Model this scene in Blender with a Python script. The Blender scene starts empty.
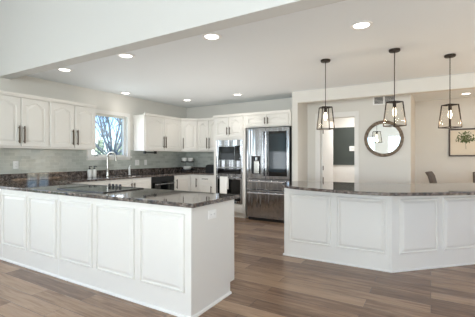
import bpy, bmesh, math, random
from mathutils import Vector, Matrix
R = math.radians
S = bpy.context.scene
COL = S.collection
random.seed(7)

# ------------------------------------------------------------------ camera
cam_data = bpy.data.cameras.new('camera')
cam_data.sensor_width = 36.0
cam_data.lens = 328.0 / 475 * 36.0
cam_data.shift_y = -1.57 / 475
cam_data.clip_start = 0.05
cam = bpy.data.objects.new('camera', cam_data)
cam.location = (0, 0, 1.285)
cam.rotation_euler = (R(90), 0, 0.53282)
COL.objects.link(cam)
S.camera = cam

# ------------------------------------------------------------------ colour management
S.view_settings.view_transform = 'Standard'
S.view_settings.look = 'None'
S.view_settings.gamma = 1.0
S.view_settings.use_curve_mapping = False
S.view_settings.exposure = 0.18
S.cycles.use_denoising = True
S.cycles.max_bounces = 10
S.cycles.diffuse_bounces = 6
S.cycles.glossy_bounces = 5
S.cycles.sample_clamp_indirect = 6.0
S.cycles.caustics_reflective = False
S.cycles.caustics_refractive = False

# ------------------------------------------------------------------ sky
W = bpy.data.worlds.new('sky')
S.world = W
W.use_nodes = True
nt = W.node_tree
bg = nt.nodes['Background']
sky = nt.nodes.new('ShaderNodeTexSky')
sky.sky_type = 'NISHITA'
sky.sun_disc = False
sky.sun_elevation = R(40)
sky.sun_rotation = R(60)
sky.air_density = 0.7
sky.dust_density = 0.0
sky.ozone_density = 4.0
nt.links.new(sky.outputs[0], bg.inputs[0])
bg.inputs[1].default_value = 0.40

sun_d = bpy.data.lights.new('sun', 'SUN')
sun_d.energy = 5
sun_d.angle = R(1.0)
sun_d.color = (1, 0.97, 0.92)
sun = bpy.data.objects.new('sun', sun_d)
sun.rotation_euler = Vector((-0.2, 0.78, -0.58)).to_track_quat('-Z', 'Y').to_euler()
sun.location = (2, -8, 8)
COL.objects.link(sun)


def area_light(name, loc, size_x, size_y, direction, power, colour=(1, 1, 1), spread=None):
    d = bpy.data.lights.new(name, 'AREA')
    d.shape = 'RECTANGLE'
    d.size, d.size_y = size_x, size_y
    d.energy = power
    d.color = colour
    if spread:
        d.spread = R(spread)
    o = bpy.data.objects.new(name, d)
    o.location = loc
    o.rotation_euler = Vector(direction).to_track_quat('-Z', 'Z').to_euler()
    COL.objects.link(o)
    return o


# room dimensions (metres)
XL, XR = -5.40, 3.30          # left wall, right wall
YB, YF = 6.58, -6.50          # kitchen back wall, wall behind the camera
YD = 8.45                     # far dining and hall wall
ZC, ZL = 2.54, 3.80           # kitchen ceiling, living-room ceiling
HN, HF = 2.32, 2.495          # header beam near and far faces
ZH = 2.44                     # header beam underside

# daylight entering through the windows of the room, then added fill lamps
DAY = (0.86, 0.93, 1.0)
for wx, pw in ((-3.6, 8), (-1.1, 28), (0.9, 355)):
    area_light('daylight_living_window', (wx, YF - 0.125, 1.45), 1.88, 1.98, (0, 1, 0), pw, DAY)
for wy, pw in ((0.95, 7), (-1.1, 24)):
    area_light('daylight_garden_door', (XL + 0.02, wy, 1.15), 0.7, 2.05, (1, 0, 0), pw, DAY)
area_light('daylight_patio_door', (XR - 0.03, 7.55, 1.05), 0.95, 2.0, (-1, 0, 0), 15, (1, 0.70, 0.45))
area_light('daylight_side_window', (XR - 0.03, 3.6, 1.5), 1.8, 1.5, (-1, 0, 0), 3, (1, 0.74, 0.5))
area_light('daylight_kitchen_window', (XL + 0.03, 4.22, 1.69), 0.72, 0.7, (1, 0, -0.1), 6, (0.9, 0.96, 1.0))
area_light('living_fill_light', (0.9, 0.6, 0.1), 4.4, 1.0, (0, 0.45, 0.89), 21, (0.90, 0.96, 1.0), spread=125)  # added upward fill for header and near ceiling, no fixture there
area_light('kitchen_fill_light', (-3.2, 4.6, 0.06), 2.2, 2.2, (0, 0, 1), 23, (1.0, 0.95, 0.88), spread=150)  # fill added at floor level to brighten the kitchen ceiling
area_light('breakfast_fill_light', (2.3, 4.2, 0.06), 1.7, 3.0, (0, 0, 1), 27, (1, 0.86, 0.70), spread=150)  # added fill right of the island, lifts ceiling and wing face
area_light('dining_fill_light', (1.3, 6.9, 0.06), 2.6, 2.0, (0, 0, 1), 10, (1, 0.68, 0.38), spread=150)  # warm fill added for the dining walls and ceiling, no real source
area_light('hall_fill_light', (-1.3, 7.6, 2.45), 0.5, 0.5, (0, 0, -1), 26, (1, 0.97, 0.94))  # unseen lamp added to brighten the hall beyond the doorway


# ------------------------------------------------------------------ materials
def srgb(r, g, b):
    def c(v):
        v /= 255
        return v / 12.92 if v <= 0.04045 else ((v + 0.055) / 1.055) ** 2.4
    return (c(r), c(g), c(b), 1)


def mat(name, colour, rough=0.5, metal=0.0, **kw):
    m = bpy.data.materials.new(name)
    m.use_nodes = True
    p = m.node_tree.nodes['Principled BSDF']
    p.inputs['Base Color'].default_value = colour
    p.inputs['Roughness'].default_value = rough
    p.inputs['Metallic'].default_value = metal
    for k, v in kw.items():
        p.inputs[k].default_value = v
    return m


class N:
    """small node-tree helper"""
    def __init__(self, m):
        self.t = m.node_tree
        self.p = self.t.nodes['Principled BSDF']

    def new(self, kind, **kw):
        n = self.t.nodes.new(kind)
        for k, v in kw.items():
            if k in n.inputs:
                n.inputs[k].default_value = v
            else:
                setattr(n, k, v)
        return n

    def link(self, a, b):
        self.t.links.new(a, b)

    def ramp(self, stops):
        n = self.t.nodes.new('ShaderNodeValToRGB')
        e = n.color_ramp.elements
        while len(e) < len(stops):
            e.new(0.5)
        for el, (pos, c) in zip(e, stops):
            el.position = pos
            el.color = c
        return n


def painted(name, colour, rough, bump=0.02, scale=60):
    m = mat(name, colour, rough)
    n = N(m)
    tc = n.new('ShaderNodeTexCoord')
    noi = n.new('ShaderNodeTexNoise', Scale=scale, Detail=3.0)
    n.link(tc.outputs['Object'], noi.inputs['Vector'])
    b = n.new('ShaderNodeBump', Strength=bump, Distance=0.02)
    n.link(noi.outputs[0], b.inputs['Height'])
    n.link(b.outputs[0], n.p.inputs['Normal'])
    return m


M = {}
M['wall'] = painted('greige_wall_paint', srgb(222, 220, 214), 0.7)
M['white_wall'] = painted('white_wall_paint', srgb(235, 233, 228), 0.7)
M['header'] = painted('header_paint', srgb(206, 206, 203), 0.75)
M['ceiling'] = painted('ceiling_paint', srgb(230, 235, 238), 0.8, 0.03, 90)
M['trim'] = painted('white_trim_paint', srgb(234, 233, 230), 0.4)
M['cabinet'] = painted('white_cabinet_paint', srgb(228, 226, 221), 0.38, 0.01)
M['bronze'] = mat('dark_bronze', srgb(58, 50, 44), 0.42, 0.7)
M['handle'] = mat('bronze_handle', srgb(92, 80, 70), 0.38, 0.8)
M['black'] = mat('black_plastic', srgb(22, 22, 23), 0.35)
M['dark_glass'] = mat('black_glass', srgb(10, 11, 12), 0.04)
M['screen_glass'] = mat('smoked_door_glass', srgb(20, 27, 31), 0.05)
M['white_plastic'] = mat('white_plastic', srgb(240, 240, 238), 0.35)
M['ceramic'] = mat('white_ceramic', srgb(240, 239, 235), 0.18)
M['chrome'] = mat('brushed_nickel', srgb(190, 188, 182), 0.22, 1.0)
M['towel'] = painted('white_cotton', srgb(238, 238, 235), 0.9, 0.3, 300)
M['chair'] = painted('grey_upholstery', srgb(104, 97, 92), 0.85, 0.2, 400)
M['slate'] = mat('slate_board', srgb(62, 68, 64), 0.5)
M['mirror'] = mat('mirror_glass', (0.82, 0.83, 0.83, 1), 0.02, 1.0)
M['leaf'] = mat('pressed_leaf_green', srgb(86, 98, 52), 0.7)
M['paper'] = mat('cream_paper', srgb(232, 222, 204), 0.8)
M['dark_frame'] = mat('dark_wood_frame', srgb(62, 47, 38), 0.5)
M['bark'] = mat('tree_bark', srgb(128, 134, 142), 0.9)
M['shrub'] = mat('pale_shrub_leaf', srgb(214, 222, 196), 0.8)
M['bounce_floor'] = painted('pale_bounce_floor', srgb(226, 220, 210), 0.95, 0.2, 300)  # pale tone chosen to bounce sunlight towards the ceiling
M['lawn'] = mat('lawn', srgb(150, 165, 110), 0.9)
M['shadow_gap'] = mat('dark_recess', srgb(30, 28, 26), 0.8)


def steel():
    m = mat('stainless_steel', srgb(170, 171, 174), 0.12, 1.0)
    n = N(m)
    n.p.inputs['Anisotropic'].default_value = 0.5
    tg = n.new('ShaderNodeTangent', direction_type='RADIAL', axis='Z')
    n.link(tg.outputs[0], n.p.inputs['Tangent'])
    tc = n.new('ShaderNodeTexCoord')
    mp = n.new('ShaderNodeMapping')
    mp.inputs['Scale'].default_value = (11, 11, 0.05)
    noi = n.new('ShaderNodeTexNoise', Scale=1.0, Detail=1.0)
    n.link(tc.outputs['Object'], mp.inputs['Vector'])
    n.link(mp.outputs[0], noi.inputs['Vector'])
    b = n.new('ShaderNodeBump', Strength=0.8, Distance=0.04)
    n.link(noi.outputs[0], b.inputs['Height'])
    n.link(b.outputs[0], n.p.inputs['Normal'])
    return m


M['steel'] = steel()


def granite():
    m = mat('dark_granite', (0.05, 0.04, 0.035, 1), 0.035)
    n = N(m)
    tc = n.new('ShaderNodeTexCoord')
    v = n.new('ShaderNodeTexVoronoi', Scale=52.0)
    n1 = n.new('ShaderNodeTexNoise', Scale=20.0, Detail=7.0, Roughness=0.7)
    n2 = n.new('ShaderNodeTexNoise', Scale=70.0, Detail=2.0)
    for x in (v, n1, n2):
        n.link(tc.outputs['Object'], x.inputs['Vector'])
    r1 = n.ramp([(0.36, srgb(20, 20, 22)), (0.46, srgb(62, 50, 44)), (0.54, srgb(122, 102, 90)), (0.65, srgb(182, 170, 160))])
    n.link(n1.outputs[0], r1.inputs[0])
    r2 = n.ramp([(0.0, srgb(20, 19, 20)), (0.5, srgb(80, 76, 75)), (1.0, srgb(164, 158, 154))])
    n.link(v.outputs['Color'], r2.inputs[0])
    mx = n.new('ShaderNodeMix', data_type='RGBA')
    mx.inputs['Factor'].default_value = 0.5
    n.link(r1.outputs[0], mx.inputs[6])
    n.link(r2.outputs[0], mx.inputs[7])
    r3 = n.ramp([(0.38, (0, 0, 0, 1)), (0.5, (1, 1, 1, 1))])
    n.link(n2.outputs[0], r3.inputs[0])
    m2 = n.new('ShaderNodeMix', data_type='RGBA', blend_type='MULTIPLY')
    m2.inputs['Factor'].default_value = 0.55
    n.link(mx.outputs[2], m2.inputs[6])
    n.link(r3.outputs[0], m2.inputs[7])
    n.link(m2.outputs[2], n.p.inputs['Base Color'])
    n.p.inputs['IOR'].default_value = 1.6
    return m


M['granite'] = granite()


def wood_floor():
    m = mat('brown_plank_floor', (0.12, 0.08, 0.05, 1), 0.27)
    n = N(m)
    tc = n.new('ShaderNodeTexCoord')
    br = n.new('ShaderNodeTexBrick', offset=0.37, offset_frequency=2)
    br.inputs['Scale'].default_value = 1.0
    br.inputs['Mortar Size'].default_value = 0.0016
    br.inputs['Mortar Smooth'].default_value = 0.2
    br.inputs['Brick Width'].default_value = 1.35
    br.inputs['Row Height'].default_value = 0.165
    br.inputs['Color1'].default_value = (0, 0, 0, 1)
    br.inputs['Color2'].default_value = (1, 1, 1, 1)
    br.inputs['Mortar'].default_value = (0, 0, 0, 1)
    n.link(tc.outputs['Object'], br.inputs['Vector'])
    mp = n.new('ShaderNodeMapping')
    mp.inputs['Scale'].default_value = (1.6, 16, 1)
    n.link(tc.outputs['Object'], mp.inputs['Vector'])
    # shift the grain per plank
    comb = n.new('ShaderNodeVectorMath', operation='MULTIPLY_ADD')
    comb.inputs[1].default_value = (7.3, 3.1, 0)
    n.link(br.outputs['Color'], comb.inputs[0])
    n.link(mp.outputs[0], comb.inputs[2])
    g = n.new('ShaderNodeTexNoise', Scale=1.6, Detail=7.0, Roughness=0.62, Distortion=0.6)
    n.link(comb.outputs[0], g.inputs['Vector'])
    mix = n.new('ShaderNodeMath', operation='MULTIPLY_ADD')
    mix.inputs[1].default_value = 0.36
    n.link(br.outputs['Color'], mix.inputs[0])
    sc = n.new('ShaderNodeMath', operation='MULTIPLY')
    sc.inputs[1].default_value = 0.72
    n.link(g.outputs[0], sc.inputs[0])
    n.link(sc.outputs[0], mix.inputs[2])
    r = n.ramp([(0.20, srgb(86, 63, 48)), (0.45, srgb(130, 102, 81)), (0.62, srgb(158, 129, 104)), (0.85, srgb(182, 152, 126))])
    n.link(mix.outputs[0], r.inputs[0])
    mm = n.new('ShaderNodeMix', data_type='RGBA')
    mm.inputs[7].default_value = srgb(58, 44, 36)
    n.link(br.outputs['Fac'], mm.inputs['Factor'])
    n.link(r.outputs[0], mm.inputs[6])
    n.link(mm.outputs[2], n.p.inputs['Base Color'])
    b = n.new('ShaderNodeBump', Strength=0.12, Distance=0.004)
    n.link(g.outputs[0], b.inputs['Height'])
    n.link(b.outputs[0], n.p.inputs['Normal'])
    return m


M['floor'] = wood_floor()


def tile(name, axis):
    m = mat(name, srgb(176, 180, 172), 0.12)
    n = N(m)
    tc = n.new('ShaderNodeTexCoord')
    sp = n.new('ShaderNodeSeparateXYZ')
    cb = n.new('ShaderNodeCombineXYZ')
    n.link(tc.outputs['Object'], sp.inputs[0])
    n.link(sp.outputs[axis], cb.inputs[0])
    n.link(sp.outputs[2], cb.inputs[1])
    br = n.new('ShaderNodeTexBrick', offset=0.5)
    br.inputs['Scale'].default_value = 1.0
    br.inputs['Mortar Size'].default_value = 0.0022
    br.inputs['Brick Width'].default_value = 0.15
    br.inputs['Row Height'].default_value = 0.052
    br.inputs['Color1'].default_value = srgb(174, 179, 172)
    br.inputs['Color2'].default_value = srgb(198, 202, 195)
    br.inputs['Mortar'].default_value = srgb(202, 205, 199)
    n.link(cb.outputs[0], br.inputs['Vector'])
    n.link(br.outputs['Color'], n.p.inputs['Base Color'])
    noi = n.new('ShaderNodeTexNoise', Scale=9.0, Detail=2.0)
    n.link(tc.outputs['Object'], noi.inputs['Vector'])
    b = n.new('ShaderNodeBump', Strength=0.25, Distance=0.02)
    n.link(noi.outputs[0], b.inputs['Height'])
    b2 = n.new('ShaderNodeBump', Strength=0.5, Distance=0.002, invert=True)
    n.link(br.outputs['Fac'], b2.inputs['Height'])
    n.link(b.outputs[0], b2.inputs['Normal'])
    n.link(b2.outputs[0], n.p.inputs['Normal'])
    return m


M['tile_left'] = tile('glazed_tile_left', 1)
M['tile_back'] = tile('glazed_tile_back', 0)


def emission(name, colour, strength):
    m = bpy.data.materials.new(name)
    m.use_nodes = True
    t = m.node_tree
    t.nodes.remove(t.nodes['Principled BSDF'])
    e = t.nodes.new('ShaderNodeEmission')
    e.inputs[0].default_value = colour
    e.inputs[1].default_value = strength
    t.links.new(e.outputs[0], t.nodes['Material Output'].inputs[0])
    return m


M['lens'] = emission('lamp_lens', (1, 0.96, 0.9, 1), 6.0)
M['filament'] = emission('glowing_bulb', (1, 0.84, 0.62, 1), 5.0)


def clear_glass(name, tint=(1, 1, 1, 1), gloss=0.08):
    m = bpy.data.materials.new(name)
    m.use_nodes = True
    t = m.node_tree
    t.nodes.remove(t.nodes['Principled BSDF'])
    tr = t.nodes.new('ShaderNodeBsdfTransparent')
    tr.inputs[0].default_value = tint
    gl = t.nodes.new('ShaderNodeBsdfGlossy')
    gl.inputs['Roughness'].default_value = 0.02
    mx = t.nodes.new('ShaderNodeMixShader')
    mx.inputs[0].default_value = gloss
    t.links.new(tr.outputs[0], mx.inputs[1])
    t.links.new(gl.outputs[0], mx.inputs[2])
    t.links.new(mx.outputs[0], t.nodes['Material Output'].inputs[0])
    return m


M['pane'] = clear_glass('clear_pane', (0.97, 0.98, 0.98, 1), 0.05)
M['lamp_pane'] = clear_glass('lamp_pane', (0.985, 0.975, 0.96, 1), 0.004)


# ------------------------------------------------------------------ mesh helpers
class MB:
    """collects vertices and faces for ONE mesh object"""
    def __init__(self):
        self.v, self.f = [], []

    def add(self, vs, fs):
        o = len(self.v)
        self.v += [tuple(x) for x in vs]
        self.f += [tuple(i + o for i in q) for q in fs]
        return self

    def box(self, x0, x1, y0, y1, z0, z1):
        vs = [(x, y, z) for z in (z0, z1) for y in (y0, y1) for x in (x0, x1)]
        return self.add(vs, [(0, 2, 3, 1), (4, 5, 7, 6), (0, 1, 5, 4), (2, 6, 7, 3), (0, 4, 6, 2), (1, 3, 7, 5)])

    def prism(self, pts, z0, z1):
        n = len(pts)
        vs = [(p[0], p[1], z0) for p in pts] + [(p[0], p[1], z1) for p in pts]
        fs = [tuple(reversed(range(n))), tuple(range(n, 2 * n))]
        fs += [(i, (i + 1) % n, n + (i + 1) % n, n + i) for i in range(n)]
        return self.add(vs, fs)

    def prism_y(self, pts, y0, y1):
        """polygon in x,z swept along y"""
        n = len(pts)
        vs = [(p[0], y0, p[1]) for p in pts] + [(p[0], y1, p[1]) for p in pts]
        fs = [tuple(range(n)), tuple(reversed(range(n, 2 * n)))]
        fs += [(i, n + i, n + (i + 1) % n, (i + 1) % n) for i in range(n)]
        return self.add(vs, fs)

    def tube(self, path, rad, seg=10, caps=True, closed=False):
        path = [Vector(p) for p in path]
        n = len(path)
        rads = rad if isinstance(rad, (list, tuple)) else [rad] * n
        vs, fs = [], []
        prev = None
        for i, p in enumerate(path):
            if closed:
                t = path[(i + 1) % n] - path[i - 1]
            else:
                t = path[min(i + 1, n - 1)] - path[max(i - 1, 0)]
            t.normalize()
            if prev is None:
                a = Vector((0, 0, 1)) if abs(t.z) < 0.9 else Vector((1, 0, 0))
                u = t.cross(a).normalized()
            else:
                u = (prev - t * prev.dot(t)).normalized()
            prev = u
            w = t.cross(u)
            for k in range(seg):
                an = 2 * math.pi * k / seg
                vs.append(p + (u * math.cos(an) + w * math.sin(an)) * rads[i])
        m = n if closed else n - 1
        for i in range(m):
            j = (i + 1) % n
            for k in range(seg):
                k2 = (k + 1) % seg
                fs.append((i * seg + k, i * seg + k2, j * seg + k2, j * seg + k))
        if caps and not closed:
            fs.append(tuple(reversed(range(seg))))
            fs.append(tuple(range((n - 1) * seg, n * seg)))
        return self.add(vs, fs)

    def bar(self, a, b, w, h=None):
        """square bar between two points"""
        a, b = Vector(a), Vector(b)
        h = h or w
        t = (b - a).normalized()
        ref = Vector((0, 0, 1)) if abs(t.z) < 0.95 else Vector((0, 1, 0))
        u = t.cross(ref).normalized()
        v = u.cross(t).normalized()
        vs = []
        for p in (a, b):
            for su, sv in ((-1, -1), (1, -1), (1, 1), (-1, 1)):
                vs.append(p + u * su * w / 2 + v * sv * h / 2)
        return self.add(vs, [(3, 2, 1, 0), (4, 5, 6, 7), (0, 1, 5, 4), (1, 2, 6, 5), (2, 3, 7, 6), (3, 0, 4, 7)])

    def lathe(self, prof, seg=28, centre=(0, 0, 0), axis='z'):
        vs, fs = [], []
        n = len(prof)
        for k in range(seg):
            a = 2 * math.pi * k / seg
            for r, z in prof:
                if axis == 'z':
                    q = (r * math.cos(a), r * math.sin(a), z)
                else:                                   # turned about y
                    q = (r * math.cos(a), z, r * math.sin(a))
                vs.append((q[0] + centre[0], q[1] + centre[1], q[2] + centre[2]))
        for k in range(seg):
            k2 = (k + 1) % seg
            for i in range(n - 1):
                fs.append((k * n + i, k2 * n + i, k2 * n + i + 1, k * n + i + 1))
        if prof[0][0] > 1e-6:
            fs.append(tuple(k * n for k in reversed(range(seg))))
        if prof[-1][0] > 1e-6:
            fs.append(tuple(k * n + n - 1 for k in range(seg)))
        return self.add(vs, fs)

    def slab(self, us, vs_, solid, w0, w1, fn):
        """rectilinear slab with holes: grid us x vs_, solid(i, j), between w0 and w1; fn(u, v, w) -> xyz"""
        nu, nv = len(us), len(vs_)
        idx = {}
        V, F = [], []

        def vid(i, j, k):
            key = (i, j, k)
            if key not in idx:
                idx[key] = len(V)
                V.append(fn(us[i], vs_[j], (w0, w1)[k]))
            return idx[key]
        ok = lambda i, j: 0 <= i < nu - 1 and 0 <= j < nv - 1 and solid(i, j)
        for i in range(nu - 1):
            for j in range(nv - 1):
                if not ok(i, j):
                    continue
                F.append((vid(i, j, 0), vid(i, j + 1, 0), vid(i + 1, j + 1, 0), vid(i + 1, j, 0)))
                F.append((vid(i, j, 1), vid(i + 1, j, 1), vid(i + 1, j + 1, 1), vid(i, j + 1, 1)))
                if not ok(i - 1, j):
                    F.append((vid(i, j, 0), vid(i, j, 1), vid(i, j + 1, 1), vid(i, j + 1, 0)))
                if not ok(i + 1, j):
                    F.append((vid(i + 1, j, 0), vid(i + 1, j + 1, 0), vid(i + 1, j + 1, 1), vid(i + 1, j, 1)))
                if not ok(i, j - 1):
                    F.append((vid(i, j, 0), vid(i + 1, j, 0), vid(i + 1, j, 1), vid(i, j, 1)))
                if not ok(i, j + 1):
                    F.append((vid(i, j + 1, 0), vid(i, j + 1, 1), vid(i + 1, j + 1, 1), vid(i + 1, j + 1, 0)))
        return self.add(V, F)

    def panel_door(self, x0, x1, z0, z1, y_front, thick, rail=0.055, rise=0.0, field=0.030, back=True):
        """frame-and-raised-panel door, front facing -y; rise > 0 gives an arched (cathedral) panel"""
        ix0, ix1, iz0 = x0 + rail, x1 - rail, z0 + rail
        sh = z1 - rail * 0.9 - rise
        K = 15 if rise else 2
        w = ix1 - ix0

        def arch(t):                                   # t in -1..1
            q = abs(t) / 0.80
            return 0.0 if q >= 1 else 0.5 * (1 + math.cos(math.pi * q)) ** 0.85 * 2 ** 0.15
        ts = [1 - 2 * (k + 1) / (K + 1) for k in range(K)]

        def loop(ins, y):
            cx, hw = (ix0 + ix1) / 2, w / 2 - ins
            pts = [(cx - hw, y, iz0 + ins), (cx + hw, y, iz0 + ins), (cx + hw, y, sh - ins)]
            pts += [(cx + t * hw, y, sh - ins + rise * arch(t)) for t in ts]
            pts.append((cx - hw, y, sh - ins))
            return pts
        cx, hw = (ix0 + ix1) / 2, w / 2
        c = 0.004

        def outer(e, y):
            pts = [(x0 + e, y, z0 + e), (x1 - e, y, z0 + e), (x1 - e, y, z1 - e)]
            pts += [(cx + t * hw, y, z1 - e) for t in ts]
            pts.append((x0 + e, y, z1 - e))
            return pts
        loops = [outer(0, y_front + thick), outer(0, y_front + c), outer(c, y_front),
                 loop(0, y_front), loop(0.003, y_front + 0.011), loop(0.013, y_front + 0.012),
                 loop(0.011 + field, y_front + 0.002)]
        n = len(loops[0])
        vs = [p for l in loops for p in l]
        fs = []
        for a in range(len(loops) - 1):
            for i in range(n):
                j = (i + 1) % n
                fs.append((a * n + i, a * n + j, (a + 1) * n + j, (a + 1) * n + i))
        fs.append(tuple(range((len(loops) - 1) * n, len(loops) * n)))
        if back:
            fs.append(tuple(reversed(range(n))))
        return self.add(vs, fs)

    def moulded_panel(self, x0, x1, z0, z1, y):
        """applied raised panel: bead, groove and wide bevel on a flat face at y (facing -y)"""
        prof = [(0, 0), (0.003, -0.014), (0.012, -0.017), (0.017, -0.002), (0.026, -0.001), (0.052, -0.016)]
        vs, fs = [], []
        for e, d in prof:
            vs += [(x0 + e, y + d, z0 + e), (x1 - e, y + d, z0 + e), (x1 - e, y + d, z1 - e), (x0 + e, y + d, z1 - e)]
        for a in range(len(prof) - 1):
            for i in range(4):
                j = (i + 1) % 4
                fs.append((a * 4 + i, a * 4 + j, a * 4 + 4 + j, a * 4 + 4 + i))
        k = (len(prof) - 1) * 4
        fs.append((k, k + 1, k + 2, k + 3))
        fs.append((3, 2, 1, 0))
        return self.add(vs, fs)

    def build(self, name, material, parent=None, bevel=0.0, smooth=False, seg=2):
        me = bpy.data.meshes.new(name)
        me.from_pydata([tuple(v) for v in self.v], [], self.f)
        bm = bmesh.new()
        bm.from_mesh(me)
        bmesh.ops.recalc_face_normals(bm, faces=bm.faces)
        bm.to_mesh(me)
        bm.free()
        me.materials.append(material)
        o = bpy.data.objects.new(name, me)
        COL.objects.link(o)
        if parent:
            o.parent = parent
        if bevel:
            b = o.modifiers.new('bevel', 'BEVEL')
            b.width = bevel
            b.segments = seg
            b.limit_method = 'ANGLE'
            b.angle_limit = R(40)
        if smooth:
            for p in me.polygons:
                p.use_smooth = True
            try:
                me.set_sharp_from_angle(angle=R(40))
            except Exception:
                pass
        return o


def tag(o, label, cat, group=None, kind=None):
    o['label'] = label
    o['category'] = cat
    if group:
        o['group'] = group
    if kind:
        o['kind'] = kind
    return o


def thing(name, label, cat, loc=(0, 0, 0), rz=0.0, group=None):
    o = bpy.data.objects.new(name, None)
    o.empty_display_size = 0.1
    COL.objects.link(o)
    o.location = loc
    o.rotation_euler = (0, 0, rz)
    return tag(o, label, cat, group)


def copy_thing(src, loc, rz, label, group=None):
    c = src.copy()
    COL.objects.link(c)
    c.location = loc
    c.rotation_euler = (0, 0, rz)
    c['label'] = label
    if group:
        c['group'] = group
    for ch in list(src.children):
        d = ch.copy()
        COL.objects.link(d)
        d.parent = c
        for g in list(ch.children):
            e = g.copy()
            COL.objects.link(e)
            e.parent = d
    return c


def struct(name, mb, material, **kw):
    o = mb.build(name, material, **kw)
    o['kind'] = 'structure'
    return o


XYZ_X = lambda u, v, w: (w, u, v)      # slab standing in a plane x = const: u = y, v = z
XYZ_Y = lambda u, v, w: (u, w, v)      # slab standing in a plane y = const: u = x, v = z
XYZ_Z = lambda u, v, w: (u, v, w)


def holes(us, vs, rects):
    """solid() for a slab, with rectangular holes (u0, u1, v0, v1)"""
    def f(i, j):
        cu, cv = (us[i] + us[i + 1]) / 2, (vs[j] + vs[j + 1]) / 2
        return not any(a < cu < b and c < cv < d for a, b, c, d in rects)
    return f


def wall_with_holes(u0, u1, v0, v1, rects, w0, w1, fn):
    us = sorted({u0, u1} | {r[0] for r in rects} | {r[1] for r in rects})
    vs = sorted({v0, v1} | {r[2] for r in rects} | {r[3] for r in rects})
    return MB().slab(us, vs, holes(us, vs, rects), w0, w1, fn)


# ================================================================== SETTING
struct('floor_living_bounce', MB().box(XL, XR, YF, 0.3, 0.0, 0.012), M['bounce_floor'])  # unseen pale slab added to reflect sun up to the kitchen ceiling
struct('floor', MB().box(XL - 0.15, XR + 0.15, YF - 0.15, YD + 0.15, -0.1, 0), M['floor'])

# windows and doors: (u0, u1, z0, z1)
WIN = (3.84, 4.665, 1.295, 2.105)
LIVWIN = [(wx - 0.95, wx + 0.95, 0.45, 2.45) for wx in (-3.6, -1.1, 0.9)]
DOORWAY = (-1.925, -1.265, 0.0, 2.065)

struct('wall_left', wall_with_holes(YF, YD, 0, ZL, [WIN, (0.58, 1.32, 0.1, 2.2), (-1.47, -0.73, 0.1, 2.2)], XL - 0.15, XL, XYZ_X), M['wall'])
struct('wall_right', wall_with_holes(YF, YD, 0, ZL, [(7.05, 8.05, 0.02, 2.08), (2.7, 4.5, 0.75, 2.25)], XR, XR + 0.15, XYZ_X), M['wall'])
struct('wall_rear', wall_with_holes(XL - 0.15, XR + 0.15, 0, ZL, LIVWIN, YF - 0.15, YF, XYZ_Y), M['white_wall'])
struct('wall_back', wall_with_holes(XL, -0.31, 0, ZC, [DOORWAY], YB, YB + 0.12, XYZ_Y), M['wall'])
struct('wall_dining', MB().box(XL - 0.15, XR + 0.15, YD, YD + 0.15, 0, ZL), M['wall'])
struct('wall_dining_side', MB().box(-0.43, -0.31, YB + 0.12, YD, 0, ZC), M['wall'])
struct('wall_hall_side', MB().box(-2.95, -2.85, YB + 0.12, YD, 0, ZC), M['white_wall'])
struct('wall_hall_far', MB().box(-2.85, -0.43, YD - 0.03, YD, 0, ZC), M['white_wall'])
struct('wall_pantry_side', MB().box(-2.318, -2.20, 6.0, YB, 0, ZC), M['wall'])
struct('wall_bulkhead', MB().box(-2.20, XR, 6.0, 6.14, 2.325, ZC), M['wall'])
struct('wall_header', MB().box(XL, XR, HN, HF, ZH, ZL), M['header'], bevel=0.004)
struct('ceiling', MB().box(XL - 0.15, XR + 0.15, HF, YD + 0.15, ZC, ZC + 0.15), M['ceiling'])
struct('ceiling_living', MB().box(XL - 0.15, XR + 0.15, YF - 0.15, HN + 0.05, ZL, ZL + 0.15), M['ceiling'])

# tiled backsplash above the granite upstand
us = [2.04, 3.74, 4.765, YB]
vs = [1.035, 1.222, 1.425]
struct('wall_backsplash_left', MB().slab(us, vs, lambda i, j: not (i == 1 and j == 1), XL, XL + 0.010, XYZ_X), M['tile_left'])
struct('wall_backsplash_back', MB().box(XL + 0.010, -4.12, YB - 0.010, YB, 1.035, 1.425), M['tile_back'])


def window_frame(name, y0, y1, z0, z1, x):
    """white casement in the left wall with casing, stool and crank"""
    c = 0.072
    mb = MB()
    us = [y0 - c, y0, y1, y1 + c]
    vs = [z0 - 0.0, z0 + 0.001, z1, z1 + c]
    mb.slab(us, vs, lambda i, j: not (i == 1 and j < 2), x, x + 0.022, XYZ_X)
    mb.box(x - 0.02, x + 0.055, y0 - c - 0.02, y1 + c + 0.02, z0 - 0.025, z0)
    mb.box(x, x + 0.018, y0 - c, y1 + c, z0 - 0.065, z0 - 0.025)
    o = struct(name, mb, M['trim'], bevel=0.003)
    f = 0.032
    mb = MB()
    us = [y0, y0 + f, y1 - f, y1]
    vs = [z0, z0 + f, z1 - f, z1]
    mb.slab(us, vs, lambda i, j: not (i == 1 and j == 1), x - 0.10, x - 0.05, XYZ_X)
    mb.build('sash', M['trim'], o, bevel=0.004)
    MB().box(x - 0.078, x - 0.072, y0 + f, y1 - f, z0 + f, z1 - f).build('pane', M['pane'], o)
    mb = MB().box(x - 0.05, x - 0.02, y0 + 0.10, y0 + 0.17, z0 + 0.002, z0 + 0.018)
    mb.tube([(x - 0.03, y0 + 0.135, z0 + 0.015), (x - 0.01, y0 + 0.14, z0 + 0.035), (x + 0.01, y0 + 0.17, z0 + 0.04)], 0.006, 8)
    mb.build('crank', M['chrome'], o)
    return o


window_frame('window_1', *WIN, XL)


def plain_window(name, u0, u1, v0, v1, w, fn, depth):
    f = 0.06
    us = [u0, u0 + f, (u0 + u1) / 2 - 0.025, (u0 + u1) / 2 + 0.025, u1 - f, u1]
    vs = [v0, v0 + f, v1 - f, v1]
    struct(name, MB().slab(us, vs, lambda i, j: not (i in (1, 3) and j == 1), w, w + depth, fn), M['trim'])


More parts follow.
